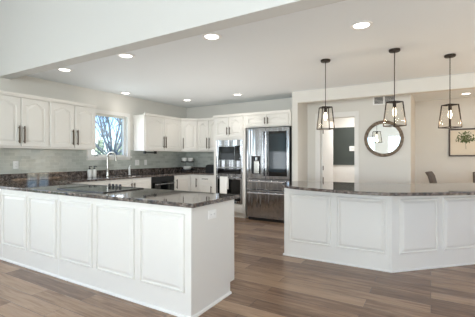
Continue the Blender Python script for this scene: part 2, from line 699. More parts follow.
for k, r in enumerate(LIVWIN):
    plain_window('window_%d' % (k + 2), *r, YF - 0.10, XYZ_Y, 0.09)
plain_window('window_6', 0.58, 1.32, 0.1, 2.2, XL - 0.11, XYZ_X, 0.09)
plain_window('window_7', -1.47, -0.73, 0.1, 2.2, XL - 0.11, XYZ_X, 0.09)
plain_window('window_5', 2.7, 4.5, 0.75, 2.25, XR + 0.01, XYZ_X, 0.09)
plain_window('door_2', 7.05, 8.05, 0.02, 2.08, XR + 0.01, XYZ_X, 0.09)

# doorway casing, open door leaf
mb = MB()
cw = 0.105
us = [DOORWAY[0] - cw, DOORWAY[0], DOORWAY[1], DOORWAY[1] + cw - 0.025]
vs = [0, DOORWAY[3], DOORWAY[3] + 0.10]
mb.slab(us, vs, lambda i, j: not (i == 1 and j == 0), YB - 0.02, YB, XYZ_Y)
struct('trim_1', mb, M['trim'], bevel=0.004)
leaf = struct('door_1', MB().box(0, 0.64, 0, 0.035, 0.01, 2.05), M['trim'], bevel=0.003)
leaf.location = (DOORWAY[0] + 0.04, YB + 0.022, 0)
leaf.rotation_euler = (0, 0, R(86))
for hz in (0.83, 1.06, 1.80):
    MB().tube([(-0.002, -0.006, hz - 0.045), (-0.002, -0.006, hz + 0.045)], 0.009, 10).build('hinge', M['handle'], leaf)

# baseboards
struct('baseboard_back', MB().box(-1.16, -0.31, YB - 0.014, YB, 0, 0.11).box(-2.20, DOORWAY[0] - cw, YB - 0.014, YB, 0, 0.11), M['trim'], bevel=0.003)
struct('baseboard_pantry', MB().box(-2.318, -2.20, 5.986, 6.0, 0, 0.11), M['trim'], bevel=0.003)
struct('baseboard_dining', MB().box(-0.31, XR, YD - 0.014, YD, 0, 0.11), M['trim'], bevel=0.003)


# ================================================================== CABINETS
def handle(parent, x, y, z, length=0.25, horizontal=False):
    """bar pull; its centre at x, z on the surface y"""
    mb = MB()
    h = length / 2
    if horizontal:
        mb.box(x - h, x + h, y - 0.036, y - 0.024, z - 0.007, z + 0.007)
        for s in (-1, 1):
            mb.box(x + s * (h - 0.03) - 0.006, x + s * (h - 0.03) + 0.006, y - 0.026, y, z - 0.006, z + 0.006)
    else:
        mb.box(x - 0.008, x + 0.008, y - 0.036, y - 0.024, z - h, z + h)
        for s in (-1, 1):
            zz = z + s * (h - 0.03)
            mb.box(x - 0.006, x + 0.006, y - 0.026, y, zz - 0.006, zz + 0.006)
    return mb.build('handle', M['handle'], parent, bevel=0.002)


def door(parent, x0, x1, z0, z1, pull=None, rise=0.05, pull_z=None, length=0.25, name='door', rail=0.055):
    d = MB().panel_door(x0, x1, z0, z1, -0.02, 0.02, rail=rail, rise=rise).build(name, M['cabinet'], parent)
    if pull:
        px = x0 + 0.03 if pull == 'l' else x1 - 0.03
        handle(d, px, -0.02, pull_z, length)
    return d


def upper_cabinet(label, loc, rz, w, doors, z0=1.41, z1=2.155, depth=0.31, group=None, crown=True, poly=None, rise=0.05, rail=0.055, pull=(0.17, 0.25)):
    t = thing('upper_cabinet', label, 'cabinet', (loc[0], loc[1], 0), rz, group)
    if poly:
        MB().prism(poly, z0, z1).build('body', M['cabinet'], t, bevel=0.002)
    else:
        MB().box(0, w, 0, depth, z0, z1).build('body', M['cabinet'], t, bevel=0.002)
    if crown:
        mb = MB()
        prof = [(0.0, z1 - 0.012), (-0.024, z1 - 0.012), (-0.028, z1 + 0.005), (-0.040, z1 + 0.028), (-0.040, z1 + 0.040), (0.0, z1 + 0.040)]
        n = len(prof)
        vs = [(0.0, y, z) for y, z in prof] + [(w, y, z) for y, z in prof]
        fs = [tuple(range(n)), tuple(reversed(range(n, 2 * n)))] + [(i, (i + 1) % n, n + (i + 1) % n, n + i) for i in range(n)]
        mb.add(vs, fs).build('crown_moulding', M['cabinet'], t)
    for (a, b, pl) in doors:
        door(t, a, b, z0 + 0.025, z1 - 0.025, pl, rise=rise, rail=rail, pull_z=z0 + 0.025 + pull[0], length=pull[1])
    return t


G_UP = 'white upper cabinets'
XF = XL + 0.33                       # front of the left-wall uppers
upper_cabinet('white upper cabinet with arched doors at the left edge of the photo, far from window',
              (XF, 2.04), R(90), 0.83, [(0.02, 0.425, 'r'), (0.435, 0.82, 'l')], group=G_UP)
upper_cabinet('white upper cabinet with arched doors adjoining the left side of the kitchen window',
              (XF, 2.87), R(90), 0.825, [(0.02, 0.41, 'r'), (0.43, 0.805, 'l')], group=G_UP)
upper_cabinet('white upper cabinet with two doors just right of the kitchen window',
              (XF, 4.82), R(90), 1.148, [(0.02, 0.57, 'r'), (0.578, 1.13, 'l')], group=G_UP)
# diagonal corner cabinet
dl = math.hypot(0.28, 0.28)
c45 = math.sqrt(0.5)
def to45(x, y):
    dx, dy = x - XF, y - 5.97
    return (dx * c45 + dy * c45, -dx * c45 + dy * c45)
poly = [to45(*p) for p in ((XF, 5.97), (XF + 0.28, 6.25), (XF + 0.28, YB - 0.012), (XL + 0.012, YB - 0.012), (XL + 0.012, 5.97))]
upper_cabinet('narrow white single door upper cabinet set diagonally in the room corner',
              (XF, 5.97), R(45), dl, [(0.025, dl - 0.025, 'l')], group=G_UP, poly=poly)
upper_cabinet('white upper cabinet with two doors between corner cabinet and oven tower',
              (XF + 0.28, 6.25), 0, 0.668, [(0.01, 0.33, 'r'), (0.338, 0.658, 'l')], group=G_UP)

# oven tower
TX0, TX1, TY = -4.12, -3.325, 5.96
tw = TX1 - TX0
t = thing('oven_cabinet', 'tall white oven tower cabinet holding the microwave and wall oven', 'cabinet', (TX0, TY, 0))
mb = MB().slab([0, 0.088, tw - 0.075, tw], [0.10, 0.30, 1.055, 1.07, 1.64, 2.155],
               lambda i, j: not (i == 1 and j in (1, 3)), 0, 0.60, XYZ_Y)
mb.build('body', M['cabinet'], t, bevel=0.002)
MB().box(0.02, tw - 0.02, 0.06, 0.58, 0, 0.10).build('toe_kick', M['cabinet'], t)
MB().box(0.06, tw - 0.06, -0.02, 0.0, 0.125, 0.285).build('drawer', M['cabinet'], t, bevel=0.004)
mb = MB()
z1 = 2.155
prof = [(0.0, z1 - 0.012), (-0.024, z1 - 0.012), (-0.028, z1 + 0.005), (-0.040, z1 + 0.028), (-0.040, z1 + 0.040), (0.0, z1 + 0.040)]
n = len(prof)
mb.add([(0.0, y, z) for y, z in prof] + [(tw, y, z) for y, z in prof],
       [tuple(range(n)), tuple(reversed(range(n, 2 * n)))] + [(i, (i + 1) % n, n + (i + 1) % n, n + i) for i in range(n)])
mb.build('crown_moulding', M['cabinet'], t)
for a, b, pl in ((0.05, tw / 2 - 0.004, 'r'), (tw / 2 + 0.004, tw - 0.05, 'l')):
    door(t, a, b, 1.72, 2.13, pl, pull_z=1.84, length=0.16)

# cabinet above the fridge
FX0, FX1 = -3.27, -2.345
upper_cabinet('wide white cabinet with two doors directly above the refrigerator', (-3.325, 5.96), 0, 1.0,
              [(0.04, 0.492, 'r'), (0.50, 0.955, 'l')], z0=1.885, z1=2.155, depth=0.60, rise=0.035, rail=0.04, pull=(0.10, 0.13))


# ------------------------------------------------------------------ appliances
def appliance_handle(parent, x0, x1, y, z, vertical=False, r=0.011):
    mb = MB()
    if vertical:
        mb.tube([(x0, y, z), (x0, y, x1)], r, 12)
        for zz in (z + 0.06, x1 - 0.06):
            mb.tube([(x0, y, zz), (x0, y + 0.045, zz)], r * 0.8, 8)
    else:
        mb.tube([(x0, y, z), (x1, y, z)], r, 12)
        for xx in (x0 + 0.06, x1 - 0.06):
            mb.tube([(xx, y, z), (xx, y + 0.045, z)], r * 0.8, 8)
    return mb.build('handle', M['steel'], parent, smooth=True)


# microwave
ax0, ax1 = 0.09, tw - 0.077
aw = ax1 - ax0
t = thing('microwave', 'built-in stainless steel microwave above the wall oven', 'microwave', (TX0 + ax0, TY, 1.072))
MB().box(0.01, aw - 0.01, 0.0, 0.45, 0.002, 0.555).build('body', M['steel'], t, bevel=0.003)
mb = MB().slab([-0.012, 0.032, aw - 0.032, aw + 0.012], [-0.002, 0.13, 0.455, 0.572], lambda i, j: not (i == 1 and j == 1), -0.022, -0.001, XYZ_Y)
mb.build('trim_frame', M['steel'], t, bevel=0.003)
MB().slab([0.034, 0.048, aw - 0.17, aw - 0.034], [0.132, 0.150, 0.435, 0.453], lambda i, j: not (i == 1 and j == 1), -0.026, -0.004, XYZ_Y).build('door', M['steel'], t, bevel=0.002)
MB().box(0.049, aw - 0.172, -0.024, -0.006, 0.151, 0.434).build('door_glass', M['screen_glass'], t)
MB().box(aw - 0.165, aw - 0.036, -0.028, -0.0265, 0.136, 0.449).build('control_panel', M['dark_glass'], t)

# wall oven
t = thing('wall_oven', 'built-in stainless steel wall oven under the microwave with towel on handle', 'oven', (TX0 + ax0, TY, 0.302))
MB().box(0.01, aw - 0.01, 0.0, 0.55, 0.002, 0.742).build('body', M['steel'], t, bevel=0.003)
MB().box(-0.012, aw + 0.012, -0.022, -0.001, 0.60, 0.750).build('control_panel', M['steel'], t, bevel=0.003)
MB().box(0.025, aw - 0.025, -0.026, -0.0225, 0.622, 0.728).build('display', M['dark_glass'], t, bevel=0.001)
mb = MB().slab([-0.012, 0.03, aw - 0.03, aw + 0.012], [0.0, 0.05, 0.51, 0.590], lambda i, j: not (i == 1 and j == 1), -0.030, -0.001, XYZ_Y)
d = mb.build('door', M['steel'], t, bevel=0.003)
MB().box(0.03, aw - 0.03, -0.024, -0.006, 0.05, 0.51).build('door_glass', M['dark_glass'], d)
appliance_handle(d, 0.02, aw - 0.02, -0.078, 0.548)

# towel over the oven handle
mb = MB()
tx0, tx1 = 0.13, 0.33
cols, vs, fs = 14, [], []
path = []
zt = 0.302 + 0.548
for k in range(9):
    a = math.pi * k / 8
    path.append((-0.078 + 0.016 * math.cos(a), zt + 0.016 * math.sin(a)))
front = [(-0.094 - 0.003 * i, zt - 0.052 * i) for i in range(1, 8)]
backp = [(-0.062, zt - 0.05 * i) for i in range(5, 0, -1)]
prof = backp + path + front
for i, (y, z) in enumerate(prof):
    drop = max(0, i - len(backp) - 8)
    for c in range(cols + 1):
        u = c / cols
        wv = 0.004 * math.sin(u * 14 + 0.4) * min(1, drop / 3)
        x = tx0 + (tx1 - tx0) * u + (0.5 - u) * 0.004 * drop
        vs.append((x, y + wv, z))
for i in range(len(prof) - 1):
    for c in range(cols):
        a = i * (cols + 1) + c
        fs.append((a, a + 1, a + cols + 2, a + cols + 1))
o = mb.add(vs, fs).build('dish_towel', M['towel'], smooth=True)
o.location = (TX0 + ax0, TY, 0)
so = o.modifiers.new('thickness', 'SOLIDIFY')
so.thickness = 0.005
so.offset = 0
tag(o, 'white dish towel hanging over the wall oven handle', 'towel')

# refrigerator
fw = FX1 - FX0
FY = 5.92
t = thing('refrigerator', 'stainless steel french door refrigerator with dark glass panel and ice dispenser', 'refrigerator', (FX0, FY, 0))
MB().box(0.005, fw - 0.005, 0.075, 0.64, 0.03, 1.85).build('body', M['black'], t, bevel=0.004)
MB().box(0.03, fw - 0.03, 0.02, 0.10, 0.0, 0.05).build('base_grille', M['black'], t)
half = 0.425
# left door with dispenser opening
dx0, dx1, dz0, dz1 = 0.115, 0.315, 0.93, 1.30
d = MB().slab([0.0, dx0, dx1, half - 0.004], [0.845, dz0, dz1, 1.868], lambda i, j: not (i == 1 and j == 1), 0.0, 0.07, XYZ_Y).build('door', M['steel'], t, bevel=0.004)
mb = MB().box(dx0, dx1, 0.055, 0.068, dz0, dz1)
e = mb.build('dispenser_recess', M['black'], d)
MB().box(dx0 + 0.045, dx1 - 0.045, 0.012, 0.054, dz0 + 0.02, dz1 - 0.10).lathe([(0.0, 0.0), (0.035, 0.0), (0.03, 0.07), (0.0, 0.07)], 16, ((dx0 + dx1) / 2, 0.03, dz1 - 0.09)).build('dispenser_paddle', M['chrome'], d, bevel=0.004)
MB().box(dx0 + 0.002, dx1 - 0.002, 0.002, 0.054, dz0 + 0.001, dz0 + 0.014).build('drip_tray', M['steel'], d)
appliance_handle(d, half - 0.035, 1.80, -0.05, 0.90, vertical=True, r=0.014)
# right door with glass panel
d = MB().slab([half + 0.004, half + 0.062, fw - 0.045, fw], [0.845, 0.905, 1.79, 1.868], lambda i, j: not (i == 1 and j == 1), 0.0, 0.07, XYZ_Y).build('door', M['steel'], t, bevel=0.004)
MB().box(half + 0.063, fw - 0.046, 0.004, 0.06, 0.906, 1.789).build('glass_panel', M['dark_glass'], d, bevel=0.003)
pts = []
gx0, gx1, gz0, gz1, rr = half + 0.085, fw - 0.07, 0.985, 1.745, 0.055
for cx_, cz_, a0 in ((gx1 - rr, gz0 + rr, -90), (gx1 - rr, gz1 - rr, 0), (gx0 + rr, gz1 - rr, 90), (gx0 + rr, gz0 + rr, 180)):
    for k in range(7):
        a = R(a0 + 15 * k)
        pts.append((cx_ + rr * math.cos(a), cz_ + rr * math.sin(a)))
MB().prism_y(pts, 0.001, 0.0035).build('inner_window', mat('tinted_fridge_window', srgb(34, 44, 50), 0.05), d)
appliance_handle(d, half + 0.035, 1.80, -0.05, 0.90, vertical=True, r=0.014)
d = MB().box(0, fw, 0.0, 0.07, 0.632, 0.835).build('drawer', M['steel'], t, bevel=0.006)
appliance_handle(d, 0.05, fw - 0.05, -0.05, 0.80, r=0.014)
d = MB().box(0, fw, 0.0, 0.07, 0.055, 0.620).build('drawer', M['steel'], t, bevel=0.006)
appliance_handle(d, 0.05, fw - 0.05, -0.05, 0.565, r=0.014)
for xx in (0.06, fw - 0.06):
    MB().box(xx - 0.04, xx + 0.04, 0.02, 0.14, 1.851, 1.872).build('hinge_cover', M['black'], t, bevel=0.004)

# ------------------------------------------------------------------ base cabinets
XBF = XL + 0.63                       # base front on the left wall


def base_cabinet(label, loc, rz, w, doors, drawers=(), depth=0.60, group='white base cabinets'):
    t = thing('base_cabinet', label, 'cabinet', (loc[0], loc[1], 0), rz, group)
    MB().box(0, w, 0, depth, 0.10, 0.885).build('body', M['cabinet'], t, bevel=0.002)
    MB().box(0.005, w - 0.005, 0.07, depth - 0.01, 0, 0.10).build('toe_kick', M['cabinet'], t)
    top = 0.70 if drawers else 0.865
    for a, b, pl in doors:
        door(t, a, b, 0.12, top, pl, rise=0.0, pull_z=top - 0.16, length=0.20)
    for a, b in drawers:
        d = MB().panel_door(a, b, 0.715, 0.868, -0.02, 0.02, rail=0.028, field=0.014).build('drawer', M['cabinet'], t)
        handle(d, (a + b) / 2, -0.02, 0.795, 0.16, True)
    return t


base_cabinet('white base cabinet along the left wall between peninsula and sink cabinet', (XBF, 2.765), R(90), 0.975, [(0.02, 0.48, 'r'), (0.49, 0.955, 'l')])
base_cabinet('white double door base cabinet under the kitchen sink', (XBF, 3.74), R(90), 0.985, [(0.02, 0.487, 'r'), (0.495, 0.965, 'l')])
# dishwasher
t = thing('dishwasher', 'black dishwasher under the counter between sink cabinet and corner cabinet', 'dishwasher', (XBF, 4.732, 0), R(90))
MB().box(0.005, 0.65, 0.0, 0.58, 0.11, 0.884).build('body', M['black'], t)
MB().box(0.02, 0.635, 0.06, 0.55, 0, 0.11).build('toe_kick', M['black'], t)
d = MB().box(0.008, 0.647, -0.025, -0.001, 0.115, 0.775).build('door', M['dark_glass'], t, bevel=0.004)
appliance_handle(d, 0.05, 0.605, -0.07, 0.735)
MB().box(0.008, 0.647, -0.025, -0.001, 0.782, 0.880).build('control_panel', M['black'], t, bevel=0.004)
# corner base cabinet: L-shaped
YBF = YB - 0.62
t = thing('corner_base_cabinet', 'white corner base cabinet with a pair of narrow doors meeting at right angle', 'cabinet', (XBF, YBF, 0), 0, 'white base cabinets')
mb = MB().prism([(0, 0), (0.235, 0), (0.235, 0.60), (-0.60, 0.60), (-0.60, -0.565), (0, -0.565)], 0.10, 0.885)
mb.build('body', M['cabinet'], t, bevel=0.002)
MB().prism([(-0.07, 0.07), (0.235, 0.07), (0.235, 0.59), (-0.59, 0.59), (-0.59, -0.56), (-0.07, -0.56)], 0, 0.10).build('toe_kick', M['cabinet'], t)
door(t, 0.026, 0.225, 0.12, 0.865, 'r', rise=0, pull_z=0.70, length=0.20)
dd = door(t, 0.0, 0.515, 0.12, 0.865, 'l', rise=0, pull_z=0.70, length=0.20)
dd.rotation_euler = (0, 0, R(90))
dd.location = (0, -0.545, 0)
base_cabinet('white base cabinet with one drawer and a door beside the oven tower', (XBF + 0.235, YBF), 0, -4.122 - XBF - 0.235, [(0.015, 0.40, 'r')], [(0.015, 0.40)])

# ------------------------------------------------------------------ peninsula
PY, PX1 = 2.045, -1.63
t = thing('peninsula_cabinet', 'long white panelled peninsula base in the left foreground', 'cabinet', (PX1, PY, 0))
L = PX1 - XL - 0.006
mb = MB()
prof = [(0, 0), (0.585, 0), (0.585, 0.105), (0.66, 0.105), (0.66, 0.885), (0, 0.885)]
n = len(prof)
mb.add([(-L, y, z) for y, z in prof] + [(0, y, z) for y, z in prof],
       [tuple(range(n)), tuple(reversed(range(n, 2 * n)))] + [(i, (i + 1) % n, n + (i + 1) % n, n + i) for i in range(n)])
mb.build('body', M['cabinet'], t, bevel=0.003)
for a, b in ((-5.18, -4.655), (-4.59, -4.05), (-3.985, -3.455), (-3.39, -2.85), (-2.785, -2.265), (-2.19, -1.695)):
    MB().moulded_panel(a - PX1, b - PX1, 0.195, 0.828, 0).build('panel', M['cabinet'], t)
for s in (-3.422, -4.622):
    MB().box(s - 0.004 - PX1, s + 0.004 - PX1, -0.0025, 0.0, 0.022, 0.88).build('stile_joint', M['trim'], t)
shoe = MB()
shoe.add([(-L, -0.016, 0), (-L, -0.016, 0.012), (-L, -0.008, 0.022), (-L, 0.0, 0.022), (-L, 0, 0),
          (0.016, -0.016, 0), (0.016, -0.016, 0.012), (0.008, -0.008, 0.022), (0, 0.0, 0.022), (0, 0, 0),
          (0.016, 0.585, 0), (0.016, 0.585, 0.012), (0.008, 0.585, 0.022), (0, 0.585, 0.022), (0, 0.585, 0)],
         [(0, 1, 2, 3, 4)] + [(a + i, b + i, b + (i + 1) % 5, a + (i + 1) % 5) for a, b in ((0, 5), (5, 10)) for i in range(5)] + [(14, 13, 12, 11, 10)])
shoe.build('shoe_moulding', M['trim'], t)
# cook-side doors
for k in range(5):
    x1 = -0.03 - k * 0.57
    d = MB().panel_door(-(x1), -(x1 - 0.55), 0.125, 0.865, -0.02, 0.02).build('door', M['cabinet'], t)
    d.rotation_euler = (0, 0, R(180))
    d.location = (0, 0.66, 0)
    handle(d, -(x1) + 0.03 if k % 2 else -(x1 - 0.55) - 0.03, -0.02, 0.70, 0.2)


def outlet(label, loc, rz, w=0.075, h=0.118, switch=False):
    t = thing('light_switch' if switch else 'electrical_outlet', label, 'switch' if switch else 'outlet', loc, rz)
    MB().box(-w / 2, w / 2, -0.006, 0, -h / 2, h / 2).build('cover_plate', M['white_plastic'], t, bevel=0.002)
    if switch:
        MB().box(-0.016, 0.016, -0.010, -0.005, -0.033, 0.033).build('rocker', M['white_plastic'], t, bevel=0.002)
    else:
        wide = w > h
        for s in (-1, 1):
            ox, oz = (s * 0.024, 0) if wide else (0, s * 0.021)
            r = MB().lathe([(0, -0.009), (0.016, -0.009), (0.017, -0.004), (0.0, -0.004)], 20, (ox, 0, oz), axis='y').build('receptacle', M['white_plastic'], t)
            for q in (-0.0065, 0.0065):
                MB().box(ox + q - 0.001, ox + q + 0.001, -0.0095, -0.0085, oz - 0.004, oz + 0.005).build('slot', M['shadow_gap'], r)
    return t


outlet('white electrical outlet on the end face of the peninsula below the counter', (PX1, 2.33, 0.79), R(90), h=0.075, w=0.12)
outlet('white electrical outlet on the tile under the left upper cabinets', (XL + 0.010, 2.56, 1.165), R(90))
outlet('white light switch on the tile right of the kitchen window', (XL + 0.010, 5.17, 1.165), R(90), switch=True)
outlet('white wide outlet plate on the tile nearer the window casing', (XL + 0.010, 4.93, 1.165), R(90), w=0.115)

# ------------------------------------------------------------------ worktop of the U-shaped kitchen
sink_y0, sink_y1, sink_x0, sink_x1 = 3.92, 4.56, XL + 0.14, XL + 0.55
xs = [XL + 0.002, sink_x0, sink_x1, XL + 0.65, -4.122, -1.595]
ys = [2.02, 2.755, sink_y0, sink_y1, YB - 0.65, YB - 0.002]
def solid(i, j):
    if j == 0:
        return True
    if i >= 4:
        return False
    if j == 4:
        return True
    if i == 3:
        return False
    return not (i == 1 and j == 2)
t = MB().slab(xs, ys, solid, 0.885, 0.92, XYZ_Z).build('countertop', M['granite'], bevel=0.007, seg=3)
tag(t, 'U-shaped dark speckled granite countertop over peninsula and wall cabinets', 'countertop')
struct('trim_2', MB().box(XL + 0.002, XL + 0.022, 2.03, YB - 0.022, 0.921, 1.033), M['granite'], bevel=0.002)
struct('trim_3', MB().box(XL + 0.002, -4.124, YB - 0.022, YB - 0.002, 0.921, 1.033), M['granite'], bevel=0.002)

# sink
t = thing('kitchen_sink', 'stainless steel undermount sink below the window', 'sink', (0, 0, 0.0))
MB().slab([sink_x0 - 0.01, sink_x0 + 0.008, sink_x1 - 0.008, sink_x1 + 0.01], [sink_y0 - 0.01, sink_y0 + 0.008, sink_y1 - 0.008, sink_y1 + 0.01],
          lambda i, j: not (i == 1 and j == 1), 0.70, 0.884, XYZ_Z).box(sink_x0 - 0.01, sink_x1 + 0.01, sink_y0 - 0.01, sink_y1 + 0.01, 0.69, 0.70).build('basin', M['steel'], t)
MB().lathe([(0, 0.7005), (0.04, 0.7005), (0.042, 0.705), (0.03, 0.703), (0, 0.702)], 20, ((sink_x0 + sink_x1) / 2, (sink_y0 + sink_y1) / 2, 0)).build('drain', M['chrome'], t)

# faucet
fx, fy = XL + 0.085, 4.13
t = thing('faucet', 'tall brushed nickel gooseneck faucet standing behind the sink', 'faucet', (fx, fy, 0.92), R(20))
MB().lathe([(0, 0), (0.036, 0), (0.036, 0.008), (0.030, 0.014), (0.028, 0.13), (0.022, 0.145), (0.0, 0.145)], 24).build('base', M['chrome'], t, smooth=True)
p = [(0, 0, 0.14), (0, 0, 0.36)]
for k in range(1, 13):
    a = math.pi * k / 12 * 0.93
    p.append((0.085 - 0.085 * math.cos(a), 0, 0.36 + 0.085 * math.sin(a)))
MB().tube(p, 0.018, 14).build('neck', M['chrome'], t, smooth=True)
MB().tube([p[-1], (p[-1][0] + 0.012, 0, p[-1][2] - 0.095)], [0.018, 0.022], 14).build('spray_head', M['chrome'], t, smooth=True)
MB().tube([(0, -0.025, 0.09), (0.0, -0.05, 0.10), (0.03, -0.065, 0.15)], [0.010, 0.008, 0.006], 10).build('lever', M['chrome'], t, smooth=True)

# soap bottles beside the faucet, side sprayer
def soap_bottle(label, x, y):
    t = thing('soap_dispenser', label, 'soap dispenser', (x, y, 0.92), R(30), 'white soap bottles by the sink')
    MB().lathe([(0, 0), (0.034, 0), (0.038, 0.006), (0.038, 0.115), (0.030, 0.135), (0.014, 0.142), (0.0, 0.142)], 24).build('bottle', M['ceramic'], t, smooth=True)
    MB().lathe([(0, 0.142), (0.017, 0.142), (0.017, 0.162), (0.006, 0.165), (0.006, 0.185), (0.014, 0.187), (0.014, 0.20), (0, 0.20)], 16).tube([(0, 0, 0.193), (0.035, 0, 0.193), (0.045, 0, 0.183)], 0.006, 8).build('pump', M['black'], t, smooth=True)
soap_bottle('white soap bottle with black pump, left of the pair beside the faucet', XL + 0.10, 3.74)
soap_bottle('white soap bottle with black pump, right of the pair beside the faucet', XL + 0.10, 3.835)
t = thing('side_sprayer', 'slim white pump dispenser on the counter at the right end of the sink', 'dispenser', (XL + 0.09, 4.655, 0.92), 0)
MB().lathe([(0, 0), (0.026, 0), (0.026, 0.01), (0.020, 0.018), (0.020, 0.11), (0.024, 0.13), (0.02, 0.155), (0, 0.16)], 18).build('body', M['white_plastic'], t, smooth=True)
MB().tube([(0, 0, 0.155), (0.0, 0, 0.185), (0.045, 0, 0.187)], 0.007, 8).build('nozzle', M['white_plastic'], t, smooth=True)

# paper towel bar under the upper cabinet
t = thing('paper_towel_holder', 'empty black paper towel bar under the upper cabinet right of window', 'towel holder', (XF - 0.02, 4.87, 1.408), R(90))
for bx in (0.0, 0.305):
    MB().box(bx, bx + 0.035, 0.0, 0.05, -0.055, 0).build('bracket', M['black'], t, bevel=0.003)
MB().tube([(0.03, 0.025, -0.035), (0.31, 0.025, -0.035)], 0.011, 12).build('rod', M['black'], t, smooth=True)

# toaster
t = thing('toaster', 'black toaster on the counter against the oven tower', 'toaster', (-4.40, 6.30, 0.92))
pts = []
for a in range(0, 181, 15):
    pts.append((0.07 * math.cos(R(a)) + (0.065 if a < 90 else -0.065 if a > 90 else 0), 0.115 + 0.07 * math.sin(R(a))))
pts = [(0.135, 0.012)] + pts + [(-0.135, 0.012)]
MB().prism_y(pts, -0.09, 0.09).build('body', M['black'], t, bevel=0.008, smooth=True)
MB().box(-0.12, 0.12, -0.08, 0.08, 0.0, 0.014).build('base', M['black'], t)
MB().box(-0.10, 0.10, -0.045, -0.020, 0.180, 0.187).box(-0.10, 0.10, 0.02, 0.045, 0.180, 0.187).build('slot', M['shadow_gap'], t)
MB().box(-0.152, -0.134, -0.02, 0.02, 0.10, 0.115).build('lever', M['chrome'], t, bevel=0.002)

# two tier stand with bowls
tsx, tsy = -5.06, 6.20
t = thing('tiered_stand', 'black two tier wire stand holding white bowls in the counter corner', 'stand', (tsx, tsy, 0.92))
def tray(z, r):
    mb = MB().lathe([(0, z), (r, z), (r, z + 0.025), (r - 0.006, z + 0.025), (r - 0.008, z + 0.006), (0, z + 0.006)], 28)
    return mb.build('tray', M['black'], t, smooth=True)
tray(0.045, 0.155)
tray(0.235, 0.155)
for a in (30, 150, 270):
    c, s = math.cos(R(a)), math.sin(R(a))
    MB().tube([(0.158 * c, 0.158 * s, 0), (0.158 * c, 0.158 * s, 0.27)], 0.005, 8).build('leg', M['black'], t)
def bowl(label, x, y, z, r, h):
    o = MB().lathe([(0, 0), (r * 0.5, 0), (r * 0.55, 0.006), (r * 0.85, h * 0.5), (r, h), (r - 0.005, h), (r * 0.8, h * 0.5), (r * 0.45, 0.012), (0, 0.012)], 24).build('bowl', M['ceramic'], smooth=True)
    o.location = (x, y, z)
    tag(o, label, 'bowl', 'white bowls on the tiered stand')
bowl('wide white bowl on the lower tray of the tiered stand', tsx, tsy, 0.972, 0.125, 0.09)
bowl('small white bowl on the left half of the upper tray', tsx - 0.052, tsy - 0.052, 1.162, 0.068, 0.10)
bowl('small white bowl on the right half of the upper tray', tsx + 0.052, tsy + 0.052, 1.162, 0.068, 0.10)

# cooktop
t = thing('cooktop', 'black glass cooktop with a row of knobs set in the peninsula counter', 'cooktop', (-3.24, 2.42, 0.92))
MB().box(-0.395, 0.395, -0.255, 0.265, 0.0005, 0.007).build('glass_top', M['dark_glass'], t, bevel=0.002)
MB().slab([-0.402, -0.394, 0.394, 0.402], [-0.262, -0.254, 0.264, 0.272], lambda i, j: not (i == 1 and j == 1), 0.0005, 0.010, XYZ_Z).build('rim', M['black'], t)
for k in range(4):
    MB().lathe([(0, 0.007), (0.016, 0.007), (0.014, 0.036), (0.010, 0.040), (0, 0.040)], 18, (-0.12 + 0.063 * k, 0.22, 0)).build('knob', M['black'], t, smooth=True)

# ------------------------------------------------------------------ angled island
B0, B1, B2 = (-1.655, 4.01), (-0.375, 4.01), (-0.375 + 1.75 * c45, 4.01 + 1.75 * c45)
t = thing('island_cabinet', 'white panelled island base with angled wing on the right', 'cabinet', (B1[0], B1[1], 0))
dep = 0.60
k = dep * math.tan(R(22.5))
loc = lambda p: (p[0] - B1[0], p[1] - B1[1])
back2 = (B2[0] - dep * c45, B2[1] + dep * c45)
MB().prism([loc(B0), (0, 0), loc(B2), loc(back2), (-k, dep), (loc(B0)[0], dep)], 0, 0.885).build('body', M['cabinet'], t, bevel=0.003)
for a, b in ((-1.588, -1.050), (-0.977, -0.430)):
    MB().moulded_panel(a - B1[0], b - B1[0], 0.195, 0.812, 0).build('panel', M['cabinet'], t)
for a, b in ((0.100, 0.625), (0.695, 1.205), (1.275, 1.70)):
    o = MB().moulded_panel(a, b, 0.195, 0.812, 0).build('panel', M['cabinet'], t)
    o.rotation_euler = (0, 0, R(45))
MB().prism([(-0.030, -0.006), (0.0, -0.010), (0.028, 0.018), (0.024, 0.024), (-0.030, 0.0)], 0.022, 0.882).build('corner_post', M['cabinet'], t, bevel=0.002)
e = 0.014
ke = e * math.tan(R(22.5))
MB().prism([(loc(B0)[0] - e, -e), (ke, -e), (loc(B2)[0] + e * c45, loc(B2)[1] - e * c45), loc(B2), (0, 0), loc(B0), (loc(B0)[0], dep), (loc(B0)[0] - e, dep)], 0, 0.022).build('shoe_moulding', M['trim'], t, bevel=0.004)

ctrl = [(-1.80, 4.62), (-1.815, 4.42), (-1.79, 4.23), (-1.69, 4.02), (-1.52, 3.87), (-1.25, 3.765), (-0.974, 3.69), (-0.66, 3.63), (-0.42, 3.655), (-0.20, 3.77), (0.10, 3.985), (0.42, 4.25), (0.80, 4.62), (1.03, 4.85)]
back_side = [(1.12, 5.02), (1.08, 5.18), (0.62, 5.66), (0.48, 5.70), (-0.28, 5.02), (-0.50, 4.90), (-0.75, 4.87), (-1.60, 4.87), (-1.74, 4.79)]
poly = ctrl + back_side
for _ in range(2):
    q = []
    for i in range(len(poly)):
        a, b = Vector(poly[i]), Vector(poly[(i + 1) % len(poly)])
        q += [tuple(a * 0.75 + b * 0.25), tuple(a * 0.25 + b * 0.75)]
    poly = q
o = MB().prism(poly, 0.885, 0.92).build('island_countertop', M['granite'], bevel=0.007, seg=3)
tag(o, 'curved dark granite countertop on the white island at right', 'countertop')


